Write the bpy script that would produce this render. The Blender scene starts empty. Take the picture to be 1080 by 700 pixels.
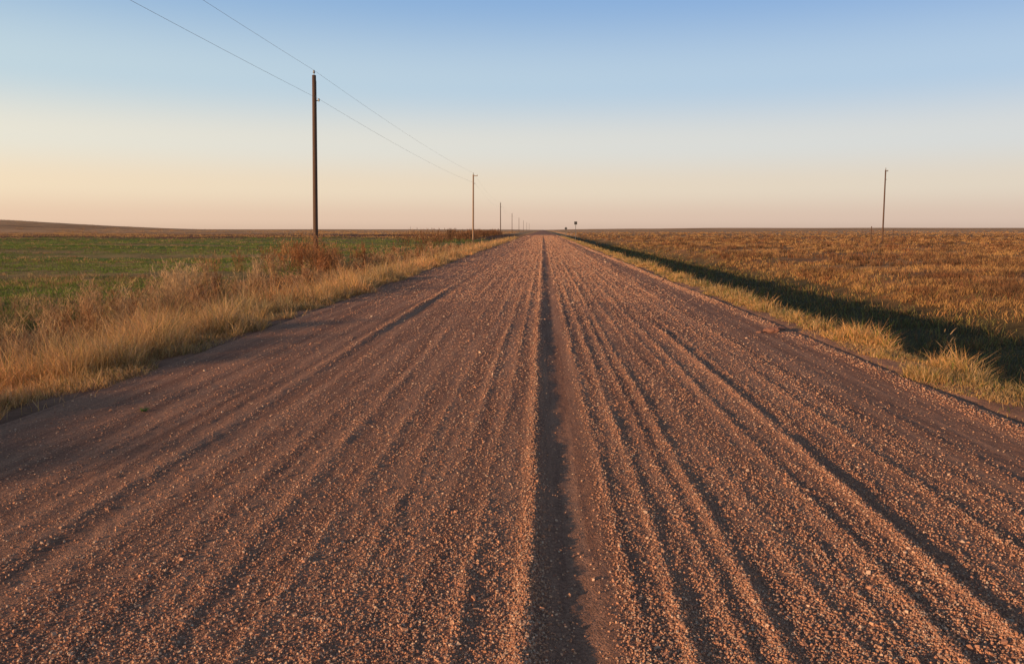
import bpy, math, numpy as np
from mathutils import Vector
rng=np.random.default_rng(7)
sc=bpy.context.scene
sc.view_settings.view_transform='Standard'
sc.view_settings.look='None'
sc.view_settings.exposure=0
SUN_AZ=56.0; SUN_EL=7.8     # light travels to the right of +Y

# ------------------------------------------------ helpers
def vnoise(x,y,seed=0):
    xi=np.floor(x).astype(np.int64); yi=np.floor(y).astype(np.int64)
    fx=x-xi; fy=y-yi
    fx=fx*fx*(3-2*fx); fy=fy*fy*(3-2*fy)
    def h(a,b):
        n=(a*374761393+b*668265263+seed*1442695041)&0xffffffff
        n=((n^(n>>13))*1274126177)&0xffffffff
        n=n^(n>>16)
        return (n&0xffff)/65535.0
    return (h(xi,yi)*(1-fx)+h(xi+1,yi)*fx)*(1-fy)+(h(xi,yi+1)*(1-fx)+h(xi+1,yi+1)*fx)*fy
def fbm(x,y,seed=0,o=3):
    s=0;a=.5;t=0
    for i in range(o):
        s=s+a*vnoise(x*2**i,y*2**i,seed+i);t+=a;a*=.5
    return s/t
def sstep(a,b,x):
    t=np.clip((x-a)/(b-a),0,1); return t*t*(3-2*t)

def mesh_np(name,verts,faces_flat,starts,totals,mat,col=None,smooth=False):
    me=bpy.data.meshes.new(name)
    me.vertices.add(len(verts)); me.vertices.foreach_set('co',verts.astype(np.float32).ravel())
    me.loops.add(len(faces_flat)); me.loops.foreach_set('vertex_index',faces_flat.astype(np.int32))
    me.polygons.add(len(starts)); me.polygons.foreach_set('loop_start',starts.astype(np.int32))
    try: me.polygons.foreach_set('loop_total',totals.astype(np.int32))
    except Exception: pass
    me.update(calc_edges=True)
    me.polygons.foreach_set('use_smooth',np.full(len(starts),smooth))
    if col is not None:
        a=me.attributes.new('Col','FLOAT_COLOR','POINT')
        c=np.ones((len(verts),4),np.float32); c[:,:3]=col
        a.data.foreach_set('color',c.ravel())
    me.materials.append(mat)
    ob=bpy.data.objects.new(name,me); sc.collection.objects.link(ob)
    return ob
def grid_np(name,xs,ys,zf,mat,colf=None):
    X,Y=np.meshgrid(xs,ys); Z=zf(X,Y)
    nx,ny=len(xs),len(ys)
    v=np.stack([X.ravel(),Y.ravel(),Z.ravel()],1)
    i=np.arange(ny-1)[:,None]*nx+np.arange(nx-1)[None,:]
    f=np.stack([i,i+1,i+1+nx,i+nx],-1).reshape(-1,4)
    n=len(f)
    return mesh_np(name,v,f.ravel(),np.arange(n)*4,np.full(n,4),mat,
        None if colf is None else colf(X.ravel(),Y.ravel()),smooth=True)

def new_mat(name):
    m=bpy.data.materials.new(name); m.use_nodes=True
    nt=m.node_tree; nt.nodes.clear()
    out=nt.nodes.new('ShaderNodeOutputMaterial')
    return m,nt,out
def N(nt,t,**k):
    n=nt.nodes.new(t)
    for a,b in k.items(): setattr(n,a,b)
    return n

# ------------------------------------------------ heights
C=-0.25; HW=4.4
ridges=[(-3.7,.10,.006),(-3.2,.08,.006),(-2.85,.05,.006),(-1.85,.06,.006),(-1.5,.05,.006),(-1.15,.04,.007),(-0.85,.035,.007),
        (-0.55,.04,.008),(-0.30,.035,.010),(-0.04,.05,.021),(0.42,.035,.010),(0.62,.035,.013),(0.78,.03,.007),(0.95,.035,.010),(1.22,.04,.013),(1.40,.03,.007),(1.6,.04,.010),
        (1.9,.045,.012),(2.1,.035,.007),(2.4,.05,.010),(2.75,.06,.009),(3.1,.06,.006),(3.98,.12,.026)]
def wander(Y,s): return .08*(vnoise(Y*.05,Y*0+s,31)-.5)+.03*(vnoise(Y*.4,Y*0+s,32)-.5)+.018*(vnoise(Y*1.7,Y*0+s,33)-.5)
def ridge_sum(X,Y):
    z=np.zeros_like(X,dtype=float)
    for k,(x0,w,h) in enumerate(ridges):
        amp=h*(.25+1.3*vnoise(Y*.18,Y*0+k*7.3,40+k)**1.3)*(.55+.9*vnoise(Y*2.3,Y*0+k*3.3,80+k))
        z=z+amp*np.exp(-((X-x0-wander(Y,k*3.1))/w)**2)
    a=.003+.028*np.exp(-((Y-17)/5.0)**2)+.006*np.exp(-((Y-5.5)/1.5)**2)
    z=z+a*np.exp(-((X+2.62-wander(Y,90))/.07)**2)
    z=z-.013*np.exp(-((X-.17)/.12)**2)-.006*np.exp(-((X+2.45)/.12)**2)-.005*np.exp(-((X-3.5)/.3)**2)
    return z
def road_z(X,Y):
    s=np.abs(X-C)
    z=-.06*(s/HW)**2-.5*np.maximum(0,s-HW)
    near=1/(1+(np.maximum(Y,0)/400)**2)
    z=z+ridge_sum(X,Y)*(.25+.75*near)
    z=z+.006*(fbm(X*9,Y*3.5,5,3)-.5)+.009*(fbm(X*22,Y*14,9,2)-.5)*(Y<40)
    z=z+.03*(fbm(X*.6,Y*.12,15,2)-.5)
    return z
px=[-4000,-60,-14,-12,-10,-8.0,-6.2,-5.3,-4.7,-4.25,3.75,4.2,4.75,5.2,7.6,13.6,16.0,23,60,4000]
pz=[-.3,-.3,-.32,-.38,-.62,-.66,-.30,-.10,-.06,-.30,-.30,-.06,-.05,-.22,-1.50,-1.38,-.72,-.5,-.4,-.4]
def ground_z(X,Y):
    z=np.interp(X,px,pz)
    off=sstep(4.5,6.5,np.abs(X-C))
    z=z+.03*(fbm(X*1.1,Y*1.1,3,3)-.5)
    z=z+off*(.20*(fbm(X*.5,Y*.3,21,3)-.5))
    far=sstep(16,60,np.abs(X))
    z=z+far*.7*(fbm(X*.02,Y*.012,8,3)-.5)
    z=z+12*np.exp(-((X+520)/180)**2)*np.exp(-((Y-620)/150)**2)
    z=z+sstep(30,260,X)*sstep(250,1300,Y)*(4.2+1.6*(fbm(X*.002,Y*.002,77,2)-.5))
    z=z+sstep(30,260,-X)*sstep(500,1500,Y)*2.2
    return z

# ------------------------------------------------ materials
def soil_mat(name,use_attr,base=(.26,.145,.12),dark=(.17,.095,.082),road=False):
    m,nt,out=new_mat(name)
    b=N(nt,'ShaderNodeBsdfPrincipled'); b.inputs['Roughness'].default_value=.95
    b.inputs['Specular IOR Level'].default_value=.06
    L=nt.links
    geo=N(nt,'ShaderNodeNewGeometry')
    if road:
        mp=N(nt,'ShaderNodeMapping'); mp.inputs['Scale'].default_value=(1,.03,1)
        L.new(geo.outputs['Position'],mp.inputs[0])
        n1=N(nt,'ShaderNodeTexNoise'); n1.inputs['Scale'].default_value=5.5; n1.inputs['Detail'].default_value=8; n1.inputs['Roughness'].default_value=.7
        L.new(mp.outputs[0],n1.inputs[0])
        n2=N(nt,'ShaderNodeTexNoise'); n2.inputs['Scale'].default_value=55; n2.inputs['Detail'].default_value=5; n2.inputs['Roughness'].default_value=.7
        L.new(geo.outputs['Position'],n2.inputs[0])
        r=N(nt,'ShaderNodeMapRange'); r.inputs[1].default_value=.40; r.inputs[2].default_value=.60
        L.new(n1.outputs[0],r.inputs[0])
        mx=N(nt,'ShaderNodeMix',data_type='RGBA'); mx.inputs[6].default_value=(*dark,1); mx.inputs[7].default_value=(*base,1)
        L.new(r.outputs[0],mx.inputs[0])
        r2=N(nt,'ShaderNodeMapRange'); r2.inputs[1].default_value=.3; r2.inputs[2].default_value=.7; r2.inputs[3].default_value=.6; r2.inputs[4].default_value=1.4
        L.new(n2.outputs[0],r2.inputs[0])
        mu=N(nt,'ShaderNodeVectorMath',operation='SCALE'); L.new(mx.outputs[2],mu.inputs[0]); L.new(r2.outputs[0],mu.inputs['Scale'])
        L.new(mu.outputs[0],b.inputs['Base Color'])
        vo=N(nt,'ShaderNodeTexVoronoi'); vo.inputs['Scale'].default_value=110
        L.new(geo.outputs['Position'],vo.inputs[0])
        inv=N(nt,'ShaderNodeMath',operation='SUBTRACT'); inv.inputs[0].default_value=.8; L.new(vo.outputs[0],inv.inputs[1])
        bp=N(nt,'ShaderNodeBump'); bp.inputs['Strength'].default_value=.9; bp.inputs['Distance'].default_value=.006
        L.new(inv.outputs[0],bp.inputs['Height'])
        bp2=N(nt,'ShaderNodeBump'); bp2.inputs['Strength'].default_value=.9; bp2.inputs['Distance'].default_value=.016
        n3=N(nt,'ShaderNodeTexNoise'); n3.inputs['Scale'].default_value=26; n3.inputs['Detail'].default_value=6; n3.inputs['Roughness'].default_value=.75
        L.new(geo.outputs['Position'],n3.inputs[0]); L.new(n3.outputs[0],bp2.inputs['Height'])
        L.new(bp.outputs[0],bp2.inputs['Normal']); L.new(bp2.outputs[0],b.inputs['Normal'])
    else:
        at=N(nt,'ShaderNodeAttribute',attribute_name='Col')
        n1=N(nt,'ShaderNodeTexNoise'); n1.inputs['Scale'].default_value=1.2; n1.inputs['Detail'].default_value=9; n1.inputs['Roughness'].default_value=.72
        L.new(geo.outputs['Position'],n1.inputs[0])
        n2=N(nt,'ShaderNodeTexNoise'); n2.inputs['Scale'].default_value=.06; n2.inputs['Detail'].default_value=6; n2.inputs['Roughness'].default_value=.6
        L.new(geo.outputs['Position'],n2.inputs[0])
        ad=N(nt,'ShaderNodeMath',operation='ADD'); L.new(n1.outputs[0],ad.inputs[0]); L.new(n2.outputs[0],ad.inputs[1])
        r=N(nt,'ShaderNodeMapRange'); r.inputs[1].default_value=.7; r.inputs[2].default_value=1.3; r.inputs[3].default_value=.5; r.inputs[4].default_value=1.5
        L.new(ad.outputs[0],r.inputs[0])
        mu=N(nt,'ShaderNodeVectorMath',operation='SCALE'); L.new(at.outputs[0],mu.inputs[0]); L.new(r.outputs[0],mu.inputs['Scale'])
        L.new(mu.outputs[0],b.inputs['Base Color'])
        bp=N(nt,'ShaderNodeBump'); bp.inputs['Strength'].default_value=.7; bp.inputs['Distance'].default_value=.22
        n3=N(nt,'ShaderNodeTexNoise'); n3.inputs['Scale'].default_value=2.5; n3.inputs['Detail'].default_value=8; n3.inputs['Roughness'].default_value=.7
        L.new(geo.outputs['Position'],n3.inputs[0]); L.new(n3.outputs[0],bp.inputs['Height']); L.new(bp.outputs[0],b.inputs['Normal'])
    L.new(b.outputs[0],out.inputs[0])
    return m
def attr_mat(name,rough=.8,trans=0.0):
    m,nt,out=new_mat(name); L=nt.links
    at=N(nt,'ShaderNodeAttribute',attribute_name='Col')
    b=N(nt,'ShaderNodeBsdfPrincipled'); b.inputs['Roughness'].default_value=rough; b.inputs['Specular IOR Level'].default_value=.15
    L.new(at.outputs[0],b.inputs['Base Color'])
    if trans>0:
        t=N(nt,'ShaderNodeBsdfTranslucent'); L.new(at.outputs[0],t.inputs[0])
        mx=N(nt,'ShaderNodeMixShader'); mx.inputs[0].default_value=trans
        L.new(b.outputs[0],mx.inputs[1]); L.new(t.outputs[0],mx.inputs[2]); L.new(mx.outputs[0],out.inputs[0])
    else: L.new(b.outputs[0],out.inputs[0])
    return m
def plain_mat(name,c1,c2,scale=8,stretch=(1,1,.1),rough=.8,metal=0):
    m,nt,out=new_mat(name); L=nt.links
    tc=N(nt,'ShaderNodeTexCoord'); mp=N(nt,'ShaderNodeMapping'); mp.inputs['Scale'].default_value=stretch
    L.new(tc.outputs['Object'],mp.inputs[0])
    n=N(nt,'ShaderNodeTexNoise'); n.inputs['Scale'].default_value=scale; n.inputs['Detail'].default_value=6
    L.new(mp.outputs[0],n.inputs[0])
    mx=N(nt,'ShaderNodeMix',data_type='RGBA'); mx.inputs[6].default_value=(*c1,1); mx.inputs[7].default_value=(*c2,1)
    L.new(n.outputs[0],mx.inputs[0])
    b=N(nt,'ShaderNodeBsdfPrincipled'); b.inputs['Roughness'].default_value=rough; b.inputs['Metallic'].default_value=metal
    L.new(mx.outputs[2],b.inputs['Base Color'])
    bp=N(nt,'ShaderNodeBump'); bp.inputs['Strength'].default_value=.4; bp.inputs['Distance'].default_value=.02
    L.new(n.outputs[0],bp.inputs['Height']); L.new(bp.outputs[0],b.inputs['Normal'])
    L.new(b.outputs[0],out.inputs[0]); return m

# ------------------------------------------------ ground
def axis(fine,lim,step,g):
    a=[0.0];s=step
    while a[-1]<lim:
        if a[-1]>fine: s*=g
        a.append(a[-1]+s)
    return np.array(a)
xp=axis(17,5000,.14,1.06); xs=np.concatenate([-xp[:0:-1],xp])
yp=axis(30,6000,.22,1.03); yn=axis(10,300,.5,1.3)
ys=np.concatenate([-yn[:0:-1],yp])
def ground_col(X,Y):
    n=fbm(X*.25,Y*.12,50,3); n2=fbm(X*.03,Y*.02,52,3)
    def c(*t): return np.array(t)[None,:]
    dry=c(.38,.20,.09); rust=c(.24,.115,.055); green=c(.13,.17,.03); brown=c(.15,.07,.042); ditch_shaded=c(.11,.085,.04); shoulder=c(.38,.195,.125)  # right ditch: its olive soil is darkened to paint in the ditch shadow
    w=lambda a:a[:,None]
    col=np.repeat(dry,len(X),0)
    m1=w(sstep(.4,.62,n)*.8); col=col*(1-m1)+rust*m1
    dm=sstep(4.9,5.6,X)*(1-sstep(13.0,16.5,X+2.5*(n-.5))); col=col*(1-w(dm))+ditch_shaded*w(dm)
    sm=w(1-sstep(4.75,5.0,np.abs(X-C)+.5*(n-.5))); col=col*(1-sm)+shoulder*sm
    lf=sstep(9.8,11.6,-X+1.5*(n-.5))
    gm=lf*(1-sstep(115,190,Y+60*(n2-.5)))
    gv=sstep(.40,.56,fbm(X*.022,Y*.10,60,3))
    g=green*w(.30+.8*gv)+c(.38,.22,.10)*w(.75*(1-gv))
    col=col*(1-w(gm))+g*w(gm)
    bm=lf*sstep(130,200,Y+60*(n2-.5))*(1-sstep(280,380,Y+80*(n2-.5)))
    col=col*(1-w(bm))+brown*w(bm)
    fm=sstep(260,480,Y)
    far_sunlit=c(.58,.32,.16)*w(.7+.6*n2)  # far fields: sun caught by grass stems is put into this bright albedo
    col=col*(1-w(fm))+far_sunlit*w(fm)
    return col
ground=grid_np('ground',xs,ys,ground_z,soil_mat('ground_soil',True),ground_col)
rx=np.arange(C-HW-.25,C+HW+.26,.018)
ry=[-8.0]; s=.03
while ry[-1]<5500:
    y=ry[-1]; s=.03 if y<5 else .03*(y/5)**1.25
    if y<2: s=.15
    ry.append(y+s)
road=grid_np('gravel_road',rx,np.array(ry),road_z,soil_mat('gravel_road_dirt',False,base=(.48,.245,.155),dark=(.30,.148,.098),road=True))

# ------------------------------------------------ gravel
def ysamp(n,y0,y1,p):
    u=rng.random(n); a=1-p
    return (y0**a+u*(y1**a-y0**a))**(1/a)
stone_m=attr_mat('gravel_stone',.85)
def gravel(n,y0,y1,p,s0,s1,yg,pw):
    y=ysamp(n,y0,y1,p)
    lo=np.maximum(C-HW+.05,-.80*y-.4); hi=np.minimum(C+HW-.05,.74*y+.4)
    x=lo+rng.random(n)*(hi-lo)
    rs=ridge_sum(x,y)
    dens=np.clip(.33+rs*40,.10,1)*(.4+1.1*fbm(x*2.5,y*.8,70,3))
    dens*=np.where((x>2.9)&(x<3.8),.40,1)*np.where(x<-2.6,.45,1)*(1-.4*sstep(-.4,-1.6,x))
    dens*=1-.8*np.exp(-((x-.2)/.14)**2)
    k=rng.random(n)<dens
    x=x[k];y=y[k];n=len(x)
    sz=(.0021+.0033*rng.random(n)**2.2+.006*(rng.random(n)<.010)*rng.random(n))*(s0/.0019)*np.maximum(1,(y/yg)**pw)
    base=np.array([[-1,-1,-1],[1,-1,-1],[1,1,-1],[-1,1,-1],[-.75,-.75,1],[.75,-.75,1],[.75,.75,1],[-.75,.75,1]],float)
    v=base[None]+rng.uniform(-.42,.42,(n,8,3))
    v*=rng.uniform(.65,1.25,(n,1,3))*np.array([1,1,.85])
    a=rng.random(n)*6.283; ca,sa=np.cos(a)[:,None],np.sin(a)[:,None]
    t=rng.normal(0,.35,n); ct,st=np.cos(t)[:,None],np.sin(t)[:,None]
    Y0=v[:,:,1]*ct-v[:,:,2]*st; Z0=v[:,:,1]*st+v[:,:,2]*ct
    X1=v[:,:,0]*ca-Y0*sa; Y1=v[:,:,0]*sa+Y0*ca
    z=road_z(x,y)+sz*.35
    V=np.stack([X1*sz[:,None]+x[:,None],Y1*sz[:,None]+y[:,None],Z0*sz[:,None]+z[:,None]],-1).reshape(-1,3)
    f=np.array([[0,3,2,1],[4,5,6,7],[0,1,5,4],[1,2,6,5],[2,3,7,6],[3,0,4,7]])
    F=(f[None]+np.arange(n)[:,None,None]*8).reshape(-1,4)
    pal=np.array([[.54,.28,.17],[.47,.24,.15],[.58,.33,.21],[.38,.19,.13],[.60,.40,.28],[.55,.26,.15]])
    c=pal[rng.integers(0,6,n)]*rng.uniform(.8,1.2,(n,1))
    big=rng.random(n)<.003; c[big]=[.66,.52,.38]
    print('pebbles',n)
    return V,F,np.repeat(c,8,0)
g1=gravel(580000,2.3,70,2.0,.0019,.0031,6,.62)
g2=gravel(110000,18,230,1.6,.0045,.006,20,.75)
GV=np.concatenate([g1[0],g2[0]]); GFc=np.concatenate([g1[1],g2[1]+len(g1[0])]); GC=np.concatenate([g1[2],g2[2]])
mesh_np('gravel',GV,GFc.ravel(),np.arange(len(GFc))*4,np.full(len(GFc),4),stone_m,GC)

# ------------------------------------------------ blades
grass_m=attr_mat('grass_blades',.7,.3)
def blades(name,p,d,ln,w,col,bend=.35):
    n=len(p)
    d=d/np.linalg.norm(d,axis=1)[:,None]
    a=rng.random(n)*6.283
    s=np.stack([np.cos(a),np.sin(a),np.zeros(n)],1)*(w*.5)[:,None]
    hb=np.stack([d[:,0],d[:,1],-np.abs(rng.normal(0,.5,n))],1)+rng.normal(0,.25,(n,3))
    m=p+d*(ln*.55)[:,None]
    t=p+d*ln[:,None]+hb*(ln*bend)[:,None]
    V=np.stack([p-s,p+s,m+s*.75,m-s*.75,t],1).reshape(-1,3)
    o=np.arange(n)[:,None]*5
    F=(o+np.array([0,1,2,3,3,2,4])[None]).ravel()
    st=(np.arange(n)[:,None]*7+np.array([0,4])[None]).ravel()
    tt=np.tile([4,3],n)
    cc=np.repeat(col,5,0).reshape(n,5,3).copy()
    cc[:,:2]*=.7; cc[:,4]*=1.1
    return mesh_np(name,V,F,st,tt,grass_m,cc.reshape(-1,3))
def updir(n,sp): return np.stack([rng.normal(0,sp,n),rng.normal(0,sp,n),np.ones(n)],1)
def palette(n,cols,wts,var=.25):
    c=np.array(cols)[rng.choice(len(cols),n,p=np.array(wts)/sum(wts))]
    return c*rng.uniform(1-var,1+var,(n,1))
GOLD=(.60,.34,.125); STRAW=(.66,.43,.21); RUST=(.36,.155,.065); BRN=(.28,.145,.07); GRN=(.165,.215,.04); OLV=(.27,.23,.075); PINK=(.60,.34,.18)
def cat(L): return [np.concatenate([l[i] for l in L]) for i in range(5)]
def band(n,x0,x1,y0,y1,p,h0,h1,cols,wts,clump=None,seed=0,sp=.3,wid=.006,xpow=1.0,grow=9.0,tuft=False):
    y=ysamp(n,y0,y1,p); x=x0+(x1-x0)*rng.random(n)**xpow
    if clump:
        q=fbm(x*clump,y*clump,seed,3); k=rng.random(n)<sstep(.34,.62,q); x=x[k];y=y[k]
    n=len(x); z=np.maximum(ground_z(x,y),-9)
    e=fbm(x*1.3,y*1.3,seed+5,2)
    h=(h0+(h1-h0)*rng.random(n))*(.35+1.3*e)
    if tuft:
        q=fbm(x*2.6,y*2.0,seed+9,2); h=h*(.45+1.3*sstep(.35,.7,q))
    c=palette(n,cols,wts)
    q=fbm(x*.8,y*.5,seed+15,2)[:,None]          # clumps of warmer / duller tone
    c=c*(.70+.6*q)*(1+np.array([[.12,-.05,-.15]])*(q-.5)*2)
    return [np.stack([x,y,z-.01],1),updir(n,sp),h,wid*np.maximum(1,(y/grow)**.85)*rng.uniform(.7,1.3,n),c]
def ragged(B,edge,side,amp=.5):
    p=B[0]; e=edge+side*amp*(fbm(p[:,1]*.8,p[:,1]*0,91,3)-.5)*2
    dd=(p[:,0]-e)*side
    k=dd>0
    k|=rng.random(len(k))<.03
    B=[b[k] for b in B]; dd=dd[k]
    B[2]=B[2]*(.40+.60*sstep(0,.8,dd))
    return B
VL=cat([ragged(band(165000,-7.2,-4.25,4,160,1.35,.12,.46,[GOLD,STRAW,PINK,OLV],[6,3,4,1],None,1,.42,.006,tuft=True),-4.75,-1,.45),
        band(80000,-10.5,-6.6,6,120,1.35,.14,.50,[GOLD,RUST,BRN,OLV,PINK,STRAW],[2,2,4,1,3,2],.9,11,.35,.007,tuft=True)])
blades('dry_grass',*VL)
VR=cat([ragged(band(105000,4.0,5.25,4,200,1.35,.06,.23,[GOLD,STRAW,OLV,GRN],[6,4,2,1],None,2,.5,.006,tuft=True),4.32,1,.38),
        band(52000,5.2,13.5,6,150,1.3,.08,.26,[OLV,(.16,.13,.05),BRN],[3,3,3],None,12,.4,.008,tuft=True),  # olive grass in the ditch, blade colours lowered to deepen the shadow there
        band(26000,12.0,17.5,8,150,1.3,.08,.24,[OLV,BRN,GOLD],[3,3,3],1.0,13,.4,.008,tuft=True)])
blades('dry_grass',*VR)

# ---- tufted fields
def tufts(n,ymin,ymax,r0,r1,xmin,side,p,H,R,nb,cols,wts,seed,clump=.25,thr=(.35,.6),wid=.008,stretch=1.0):
    y=ysamp(n,ymin,ymax,p); t=r0+(r1-r0)*rng.random(n); x=side*t*y
    k=(x*side>xmin)
    q=fbm(x*clump,y*clump*stretch,seed,3); k&=rng.random(n)<sstep(thr[0],thr[1],q)
    x=x[k];y=y[k];n=len(x)
    sc_=np.maximum(1,(y/35)**.5)*rng.uniform(.6,1.4,n)
    c=palette(n,cols,wts,.2)
    xx=np.repeat(x,nb)+rng.normal(0,1,n*nb)*R*np.repeat(sc_,nb); yy=np.repeat(y,nb)+rng.normal(0,1,n*nb)*R*np.repeat(sc_,nb)
    z=ground_z(xx,yy)
    h=H*np.repeat(sc_**.5,nb)*rng.uniform(.5,1.2,n*nb)
    w=wid*np.maximum(1,(yy/11)**.85)
    return [np.stack([xx,yy,z-.01],1),updir(n*nb,.35),h,w,np.repeat(c,nb,0)*rng.uniform(.8,1.2,(n*nb,1))]
PF=tufts(38000,11,600,.03,.85,14.2,1,1.4,.24,.10,11,[GOLD,(.54,.29,.12),RUST,BRN],[6,5,2,2],101,.22,(.36,.54))
PF2=tufts(12000,11,260,.05,.85,14.8,1,1.5,.38,.16,22,[(.28,.12,.055),(.17,.09,.045),(.38,.2,.09)],[2,3,2],131,.28,(.46,.58))
PF3=tufts(5000,170,900,.03,.85,16,-1,1.3,.28,.3,10,[GOLD,(.45,.24,.11)],[1,1],151,.02,(.3,.6))
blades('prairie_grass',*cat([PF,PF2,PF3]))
GF=tufts(28000,12,190,.05,.85,10.8,-1,1.5,.11,.13,9,[GRN,(.20,.26,.05),OLV],[5,5,2],141,.07,(.36,.54),.008,2.2)
GF2=tufts(12000,12,190,.05,.85,10.8,-1,1.5,.16,.13,8,[(.50,.32,.14),(.38,.21,.1),BRN],[3,2,1],171,.06,(.48,.58),.008,3.5)
blades('green_crop_grass',*cat([GF,GF2]))

# ---- weeds
def weeds(name,cx,cy,H,R,nb,cols,wts,wid=.007):
    n=len(cx); P=[];D=[];LN=[];W=[];CC=[]
    bz=ground_z(cx,cy); pc=palette(n,cols,wts,.15)
    for i in range(n):
        m=nb
        sw=max(1,(cy[i]/12)**.8)
        ns=max(5,m//12)
        base=np.stack([cx[i]+rng.normal(0,R[i]*.25,ns),cy[i]+rng.normal(0,R[i]*.25,ns),np.full(ns,bz[i]-.02)],1)
        d=updir(ns,.28*R[i]/max(H[i],.1)*2)
        d/=np.linalg.norm(d,axis=1)[:,None]
        ln=H[i]*rng.uniform(.65,1.05,ns)
        P.append(base);D.append(d);LN.append(ln);W.append(np.full(ns,wid*sw*.8));CC.append(np.repeat(pc[i:i+1]*.7,ns,0))
        j=rng.integers(0,ns,m); f=rng.uniform(.25,1,m)**.7
        q=base[j]+d[j]*(ln[j]*f)[:,None]+rng.normal(0,.03,(m,3))
        P.append(q); dd=rng.normal(0,.6,(m,3)); dd[:,2]=np.abs(dd[:,2])+.5; D.append(dd)
        LN.append(H[i]*rng.uniform(.08,.22,m)); W.append(wid*sw*rng.uniform(.7,1.6,m)); CC.append(pc[i]*rng.uniform(.7,1.3,(m,1)))
    return blades(name,np.concatenate(P),np.concatenate(D),np.concatenate(LN),np.concatenate(W),np.concatenate(CC))
n=480
wy=ysamp(n,8,90,1.2); wx=-9.4+1.2*rng.normal(0,1,n)
k=(fbm(wx*.3,wy*.3,201,2)>.40)&(wx<-7.2); wx,wy=wx[k],wy[k]
weeds('dry_weeds',wx,wy,rng.uniform(.35,1.05,len(wx)),rng.uniform(.15,.38,len(wx)),110,[PINK,(.50,.28,.14),RUST,STRAW],[5,4,2,3])
tx=np.array([-9.9,-10.3,-9.5,-9.4,-9.1,-10.6,-10.9,-9.7,-10.0,-9.2,-9.8,-10.4,-10.8]); ty=np.array([21.5,22.3,20.7,16.2,17,24,25.5,15.4,21.0,19.2,27,29,32])
weeds('dry_weeds',tx,ty,np.array([1.4,1.3,1.1,1.25,1.0,1.2,1.1,1.05,1.35,1.0,1.2,1.3,1.2]),np.full(13,.32),320,[(.64,.42,.23),(.58,.36,.19)],[1,1])
n=38; sx=-11.8+1.2*rng.normal(0,1,n); sy=40+4*rng.normal(0,1,n)
sx[:6]=[-12.0,-12.4,-11.6,-12.8,-11.2,-12.1]; sy[:6]=[41.5,40,42,42.5,39,38]
H_=rng.uniform(.7,1.5,n); H_[:6]=[1.9,1.5,1.7,1.3,1.4,1.2]
weeds('tumbleweed_shrub',sx,sy,H_,rng.uniform(.4,.7,n),220,[(.42,.18,.075),(.50,.25,.11)],[2,1])
n=200; sy=rng.uniform(85,330,n); sx=-14.5-(sy-85)*.02+1.5*rng.normal(0,1,n)
weeds('roadside_shrubs',sx,sy,rng.uniform(.9,2.2,n),rng.uniform(.6,1.1,n),90,[(.34,.165,.08),(.25,.13,.07)],[2,1],wid=.008)
n=40; sy=rng.uniform(130,420,n); sx=8+.02*sy+2*rng.normal(0,1,n)
weeds('roadside_shrubs',sx,sy,rng.uniform(.5,1.2,n),rng.uniform(.6,1.0,n),60,[(.30,.17,.08),(.26,.16,.08)],[2,1])
def rosette(name,x,y,z,n,L,cols):
    a=rng.random(n)*6.283; d=np.stack([np.cos(a),np.sin(a),rng.uniform(.2,.9,n)],1)
    blades(name,np.repeat([[x,y,z]],n,0)+rng.normal(0,.01,(n,3)),d,L*rng.uniform(.6,1.2,n),np.full(n,.014),palette(n,cols,[1]*len(cols)))
rosette('green_weed_plant',-3.62,7.05,-.04,26,.06,[(.16,.24,.06),(.13,.19,.05)])
weeds('dry_stalk_plant',np.array([5.35]),np.array([10.6]),np.array([.62]),np.array([.10]),26,[(.5,.32,.17)],[1])

# ------------------------------------------------ prims
def tapered(name,p0,p1,r0,r1,mat,seg=14,parent=None):
    p0=Vector(p0);p1=Vector(p1); ax=(p1-p0).normalized()
    u=ax.orthogonal().normalized(); v=ax.cross(u); vs=[];fs=[]
    rings=6
    for k in range(rings+1):
        t=k/rings; c=p0.lerp(p1,t); r=r0+(r1-r0)*t
        for i in range(seg):
            a=2*math.pi*i/seg; vs.append(c+u*math.cos(a)*r+v*math.sin(a)*r)
    for k in range(rings):
        for i in range(seg):
            j=(i+1)%seg; fs.append((k*seg+i,k*seg+j,(k+1)*seg+j,(k+1)*seg+i))
    fs.append(tuple(range(seg-1,-1,-1))); fs.append(tuple(rings*seg+i for i in range(seg)))
    me=bpy.data.meshes.new(name); me.from_pydata(vs,[],fs); me.materials.append(mat)
    for p in me.polygons: p.use_smooth=len(p.vertices)==4
    o=bpy.data.objects.new(name,me); sc.collection.objects.link(o)
    if parent: o.parent=parent
    return o
def boxo(name,c,s,mat,parent=None,rot=(0,0,0),bev=.004):
    import bmesh
    bm=bmesh.new(); bmesh.ops.create_cube(bm,size=1)
    for v in bm.verts: v.co=Vector((v.co.x*s[0],v.co.y*s[1],v.co.z*s[2]))
    bmesh.ops.bevel(bm,geom=bm.edges[:],offset=bev,segments=2,affect='EDGES')
    me=bpy.data.meshes.new(name); bm.to_mesh(me); bm.free(); me.materials.append(mat)
    o=bpy.data.objects.new(name,me); o.location=c; o.rotation_euler=rot; sc.collection.objects.link(o)
    if parent: o.parent=parent
    return o
def empty(name,loc):
    e=bpy.data.objects.new(name,None); e.location=loc; sc.collection.objects.link(e); return e
wood_d=plain_mat('weathered_dark_wood',(.055,.03,.02),(.15,.08,.05),14)
wood_l=plain_mat('weathered_light_wood',(.24,.14,.085),(.38,.24,.15),14)
ceram=plain_mat('insulator_ceramic',(.25,.24,.23),(.3,.29,.28),5,(1,1,1),.3)
steel=plain_mat('galvanised_steel',(.18,.17,.16),(.28,.27,.26),9,(1,1,1),.5,.6)
wirem=plain_mat('power_wire',(.34,.32,.30),(.42,.40,.38),5,(1,1,1),.6)
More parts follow.
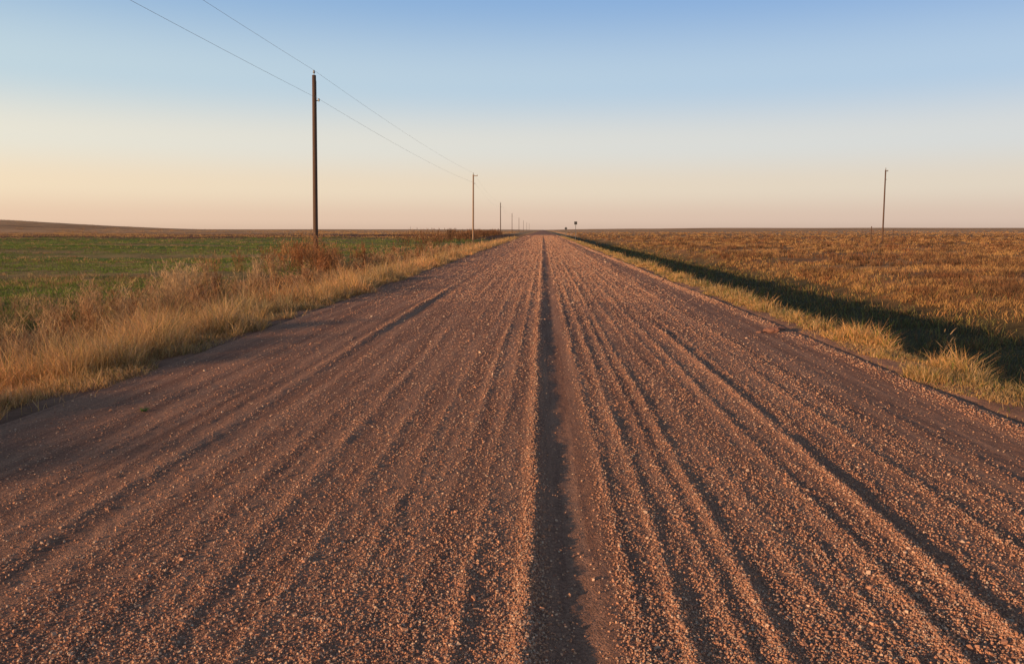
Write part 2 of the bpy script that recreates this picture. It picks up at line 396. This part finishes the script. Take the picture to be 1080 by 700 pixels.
TOP=10.15; LOW=8.8
def pole(x,y,mat,style=0,top=TOP,rb=.15,rt=.11,lean=0.0,arm=.7):
    gz=float(ground_z(np.array([x]),np.array([y]))[0])
    e=empty('utility_pole',(x,y,gz)); H=top-gz
    tapered('post',(0,0,-.8),(lean,0,H),rb,rt,mat,parent=e)
    tapered('insulator_pin',(lean,0,H),(lean,0,H+.12),.02,.02,steel,8,e)
    tapered('insulator',(lean,0,H+.12),(lean,0,H+.27),.07,.045,ceram,10,e)
    if style==0:
        l2=lean*.86
        tapered('neutral_bracket',(l2+rt*.8,0,H-1.4),(l2+.26,0,H-1.36),.03,.025,steel,8,e)
        tapered('neutral_insulator',(l2+.26,0,H-1.42),(l2+.26,0,H-1.27),.05,.05,ceram,8,e)
        tapered('ground_wire',(rb+.004,.02,0),(lean+rt+.004,.02,H-.3),.008,.008,steel,6,e)
    else:
        boxo('crossarm',(lean+arm*.5,-rt-.05,H-.2),(arm,.09,.10),mat,e)
        tapered('arm_insulator',(lean+arm-.06,-rt-.05,H-.15),(lean+arm-.06,-rt-.05,H-.0),.05,.04,ceram,8,e)
        tapered('neutral_bracket',(lean+rt*.8,0,H-1.4),(lean+.26,0,H-1.36),.03,.025,steel,8,e)
    return e
line=[(-13,-36),(-13.05,46),(-11.0,128),(-13.6,262),(-16.2,430),(-17.2,590),(-18,760),(-18.6,950),(-19,1150)]
leans=[0,.24,.1,0,0,0,0,0,0]
for i,(x,y) in enumerate(line):
    pole(x,y,wood_l if i==2 else wood_d,0 if i!=2 else 1,lean=leans[i])
pole(49.5,120,wood_d,1,rb=.12,rt=.09,arm=.3,lean=-.12)
cu=bpy.data.curves.new('power_line','CURVE'); cu.dimensions='3D'; cu.bevel_depth=.0055; cu.bevel_resolution=1
for hgt,dx in ((TOP+.27,0.0),(LOW+.04,.26)):
    for q in range(6):
        a=(line[q][0]+leans[q],line[q][1]); b=(line[q+1][0]+leans[q+1],line[q+1][1])
        sp=cu.splines.new('POLY'); nn=24; sp.points.add(nn)
        L=math.hypot(b[0]-a[0],b[1]-a[1]); sag=.40*(L/82)**2
        for k in range(nn+1):
            t=k/nn
            sp.points[k].co=(a[0]+(b[0]-a[0])*t+dx,a[1]+(b[1]-a[1])*t,hgt-4*min(sag,3)*t*(1-t),1)
cu.materials.append(wirem)
wo=bpy.data.objects.new('power_line',cu); sc.collection.objects.link(wo)
signm=plain_mat('dark_sign_back',(.05,.05,.05),(.08,.075,.07),5,(1,1,1),.5,.3)
def sign(x,y,h,w,diamond):
    gz=float(ground_z(np.array([x]),np.array([y]))[0]); e=empty('road_sign',(x,y,gz))
    boxo('sign_post',(0,0,(h-gz)/2-.2),(.08,.08,h-gz+.4),steel,e)
    boxo('sign_panel',(0,-.06,h-gz-w*.5),(w,.02,w),signm,e,(0,math.radians(45) if diamond else 0,0))
sign(5.6,138,2.95,.5,False)
sign(5.3,185,2.1,.5,True)
for (x,y,h) in ((47,118,1.55),(62,146,1.3)):
    gz=float(ground_z(np.array([x]),np.array([y]))[0]); e=empty('fence_post',(x,y,gz))
    tapered('post',(0,0,-.3),(.03,0,h+.9),.08,.065,wood_d,8,e)
    tapered('staple_wire',(-.12,-.1,h*.6),(.12,-.1,h*.6),.01,.01,steel,6,e)
def clod(x,y,s):
    import bmesh
    bm=bmesh.new(); bmesh.ops.create_icosphere(bm,subdivisions=3,radius=1)
    for v in bm.verts:
        c=v.co; nse=fbm(np.array([c.x*1.6+x*9+c.z]),np.array([c.y*1.6+y*5-c.z]),9,3)[0]
        v.co=Vector((c.x*s*1.3,c.y*s,c.z*s*.6))*(.55+.9*nse)
    me=bpy.data.meshes.new('dirt_clod'); bm.to_mesh(me); bm.free(); me.materials.append(plain_mat('clod_dirt',(.2,.09,.06),(.3,.14,.1),12,(1,1,1),.95))
    o=bpy.data.objects.new('dirt_clod',me); o.location=(x,y,float(road_z(np.array([x]),np.array([y]))[0])+s*.25); sc.collection.objects.link(o)
clod(3.72,13.1,.10); clod(3.92,13.35,.07); clod(3.5,13.0,.04); clod(1.42,3.62,.012)

# ------------------------------------------------ light
w=bpy.data.worlds.new('World'); sc.world=w; w.use_nodes=True
nt=w.node_tree; nt.nodes.clear(); L=nt.links
sky=nt.nodes.new('ShaderNodeTexSky'); sky.sky_type='NISHITA'; sky.sun_disc=False
sky.sun_elevation=math.radians(SUN_EL); sky.sun_rotation=math.radians(180+SUN_AZ)
sky.air_density=1.0; sky.dust_density=2.0; sky.ozone_density=1.5; sky.altitude=1200
STR=.13
tc=nt.nodes.new('ShaderNodeTexCoord'); sx_=nt.nodes.new('ShaderNodeSeparateXYZ'); L.new(tc.outputs['Generated'],sx_.inputs[0])
ramp=nt.nodes.new('ShaderNodeValToRGB'); cr=ramp.color_ramp; cr.interpolation='EASE'
stops=[(0.0,(.66,.48,.39)),(.012,(.73,.54,.44)),(.05,(.80,.67,.54)),(.10,(.73,.72,.69)),(.17,(.48,.62,.77)),(.28,(.24,.42,.73)),(.42,(.11,.19,.33)),(1,(.04,.07,.13))]
cr.elements[0].position=0; cr.elements[0].color=(*stops[0][1],1)
cr.elements[1].position=1; cr.elements[1].color=(*stops[-1][1],1)
for p_,c_ in stops[1:-1]:
    e_=cr.elements.new(p_); e_.color=(*c_,1)
L.new(sx_.outputs[2],ramp.inputs[0])
dt=nt.nodes.new('ShaderNodeVectorMath'); dt.operation='DOT_PRODUCT'; az=math.radians(SUN_AZ); dt.inputs[1].default_value=(-math.sin(az),-math.cos(az),0)
L.new(tc.outputs['Generated'],dt.inputs[0])
mr=nt.nodes.new('ShaderNodeMapRange'); mr.inputs[1].default_value=-1; mr.inputs[2].default_value=.3; L.new(dt.outputs['Value'],mr.inputs[0])
mc=nt.nodes.new('ShaderNodeMix'); mc.data_type='RGBA'; mc.inputs[6].default_value=(.95,.97,1.02,1); mc.inputs[7].default_value=(1.30,1.22,1.03,1); L.new(mr.outputs[0],mc.inputs[0])
mm=nt.nodes.new('ShaderNodeVectorMath'); mm.operation='MULTIPLY'; L.new(ramp.outputs[0],mm.inputs[0]); L.new(mc.outputs[2],mm.inputs[1])
sca=nt.nodes.new('ShaderNodeVectorMath'); sca.operation='SCALE'; sca.inputs['Scale'].default_value=1/STR; L.new(mm.outputs[0],sca.inputs[0])
mix=nt.nodes.new('ShaderNodeMix'); mix.data_type='RGBA'; mix.inputs[0].default_value=.87
L.new(sky.outputs[0],mix.inputs[6]); L.new(sca.outputs[0],mix.inputs[7])
bg=nt.nodes.new('ShaderNodeBackground'); bg.inputs[1].default_value=STR
o=nt.nodes.new('ShaderNodeOutputWorld')
L.new(mix.outputs[2],bg.inputs[0]); L.new(bg.outputs[0],o.inputs[0])
sl=bpy.data.lights.new('sun','SUN'); sl.energy=5; sl.angle=math.radians(.5); sl.color=(1,.64,.35)
so=bpy.data.objects.new('sun',sl); sc.collection.objects.link(so)
el=math.radians(SUN_EL)
d=Vector((math.sin(az)*math.cos(el),math.cos(az)*math.cos(el),-math.sin(el)))
so.rotation_euler=d.to_track_quat('-Z','Y').to_euler()
# ------------------------------------------------ camera
cam=bpy.data.cameras.new('camera'); cam.sensor_width=36; cam.lens=28.3; cam.clip_start=.05; cam.clip_end=20000
co=bpy.data.objects.new('camera',cam); co.location=(0,0,1.6)
co.rotation_euler=(math.radians(90-7.24),0,math.radians(2.16))
sc.collection.objects.link(co); sc.camera=co
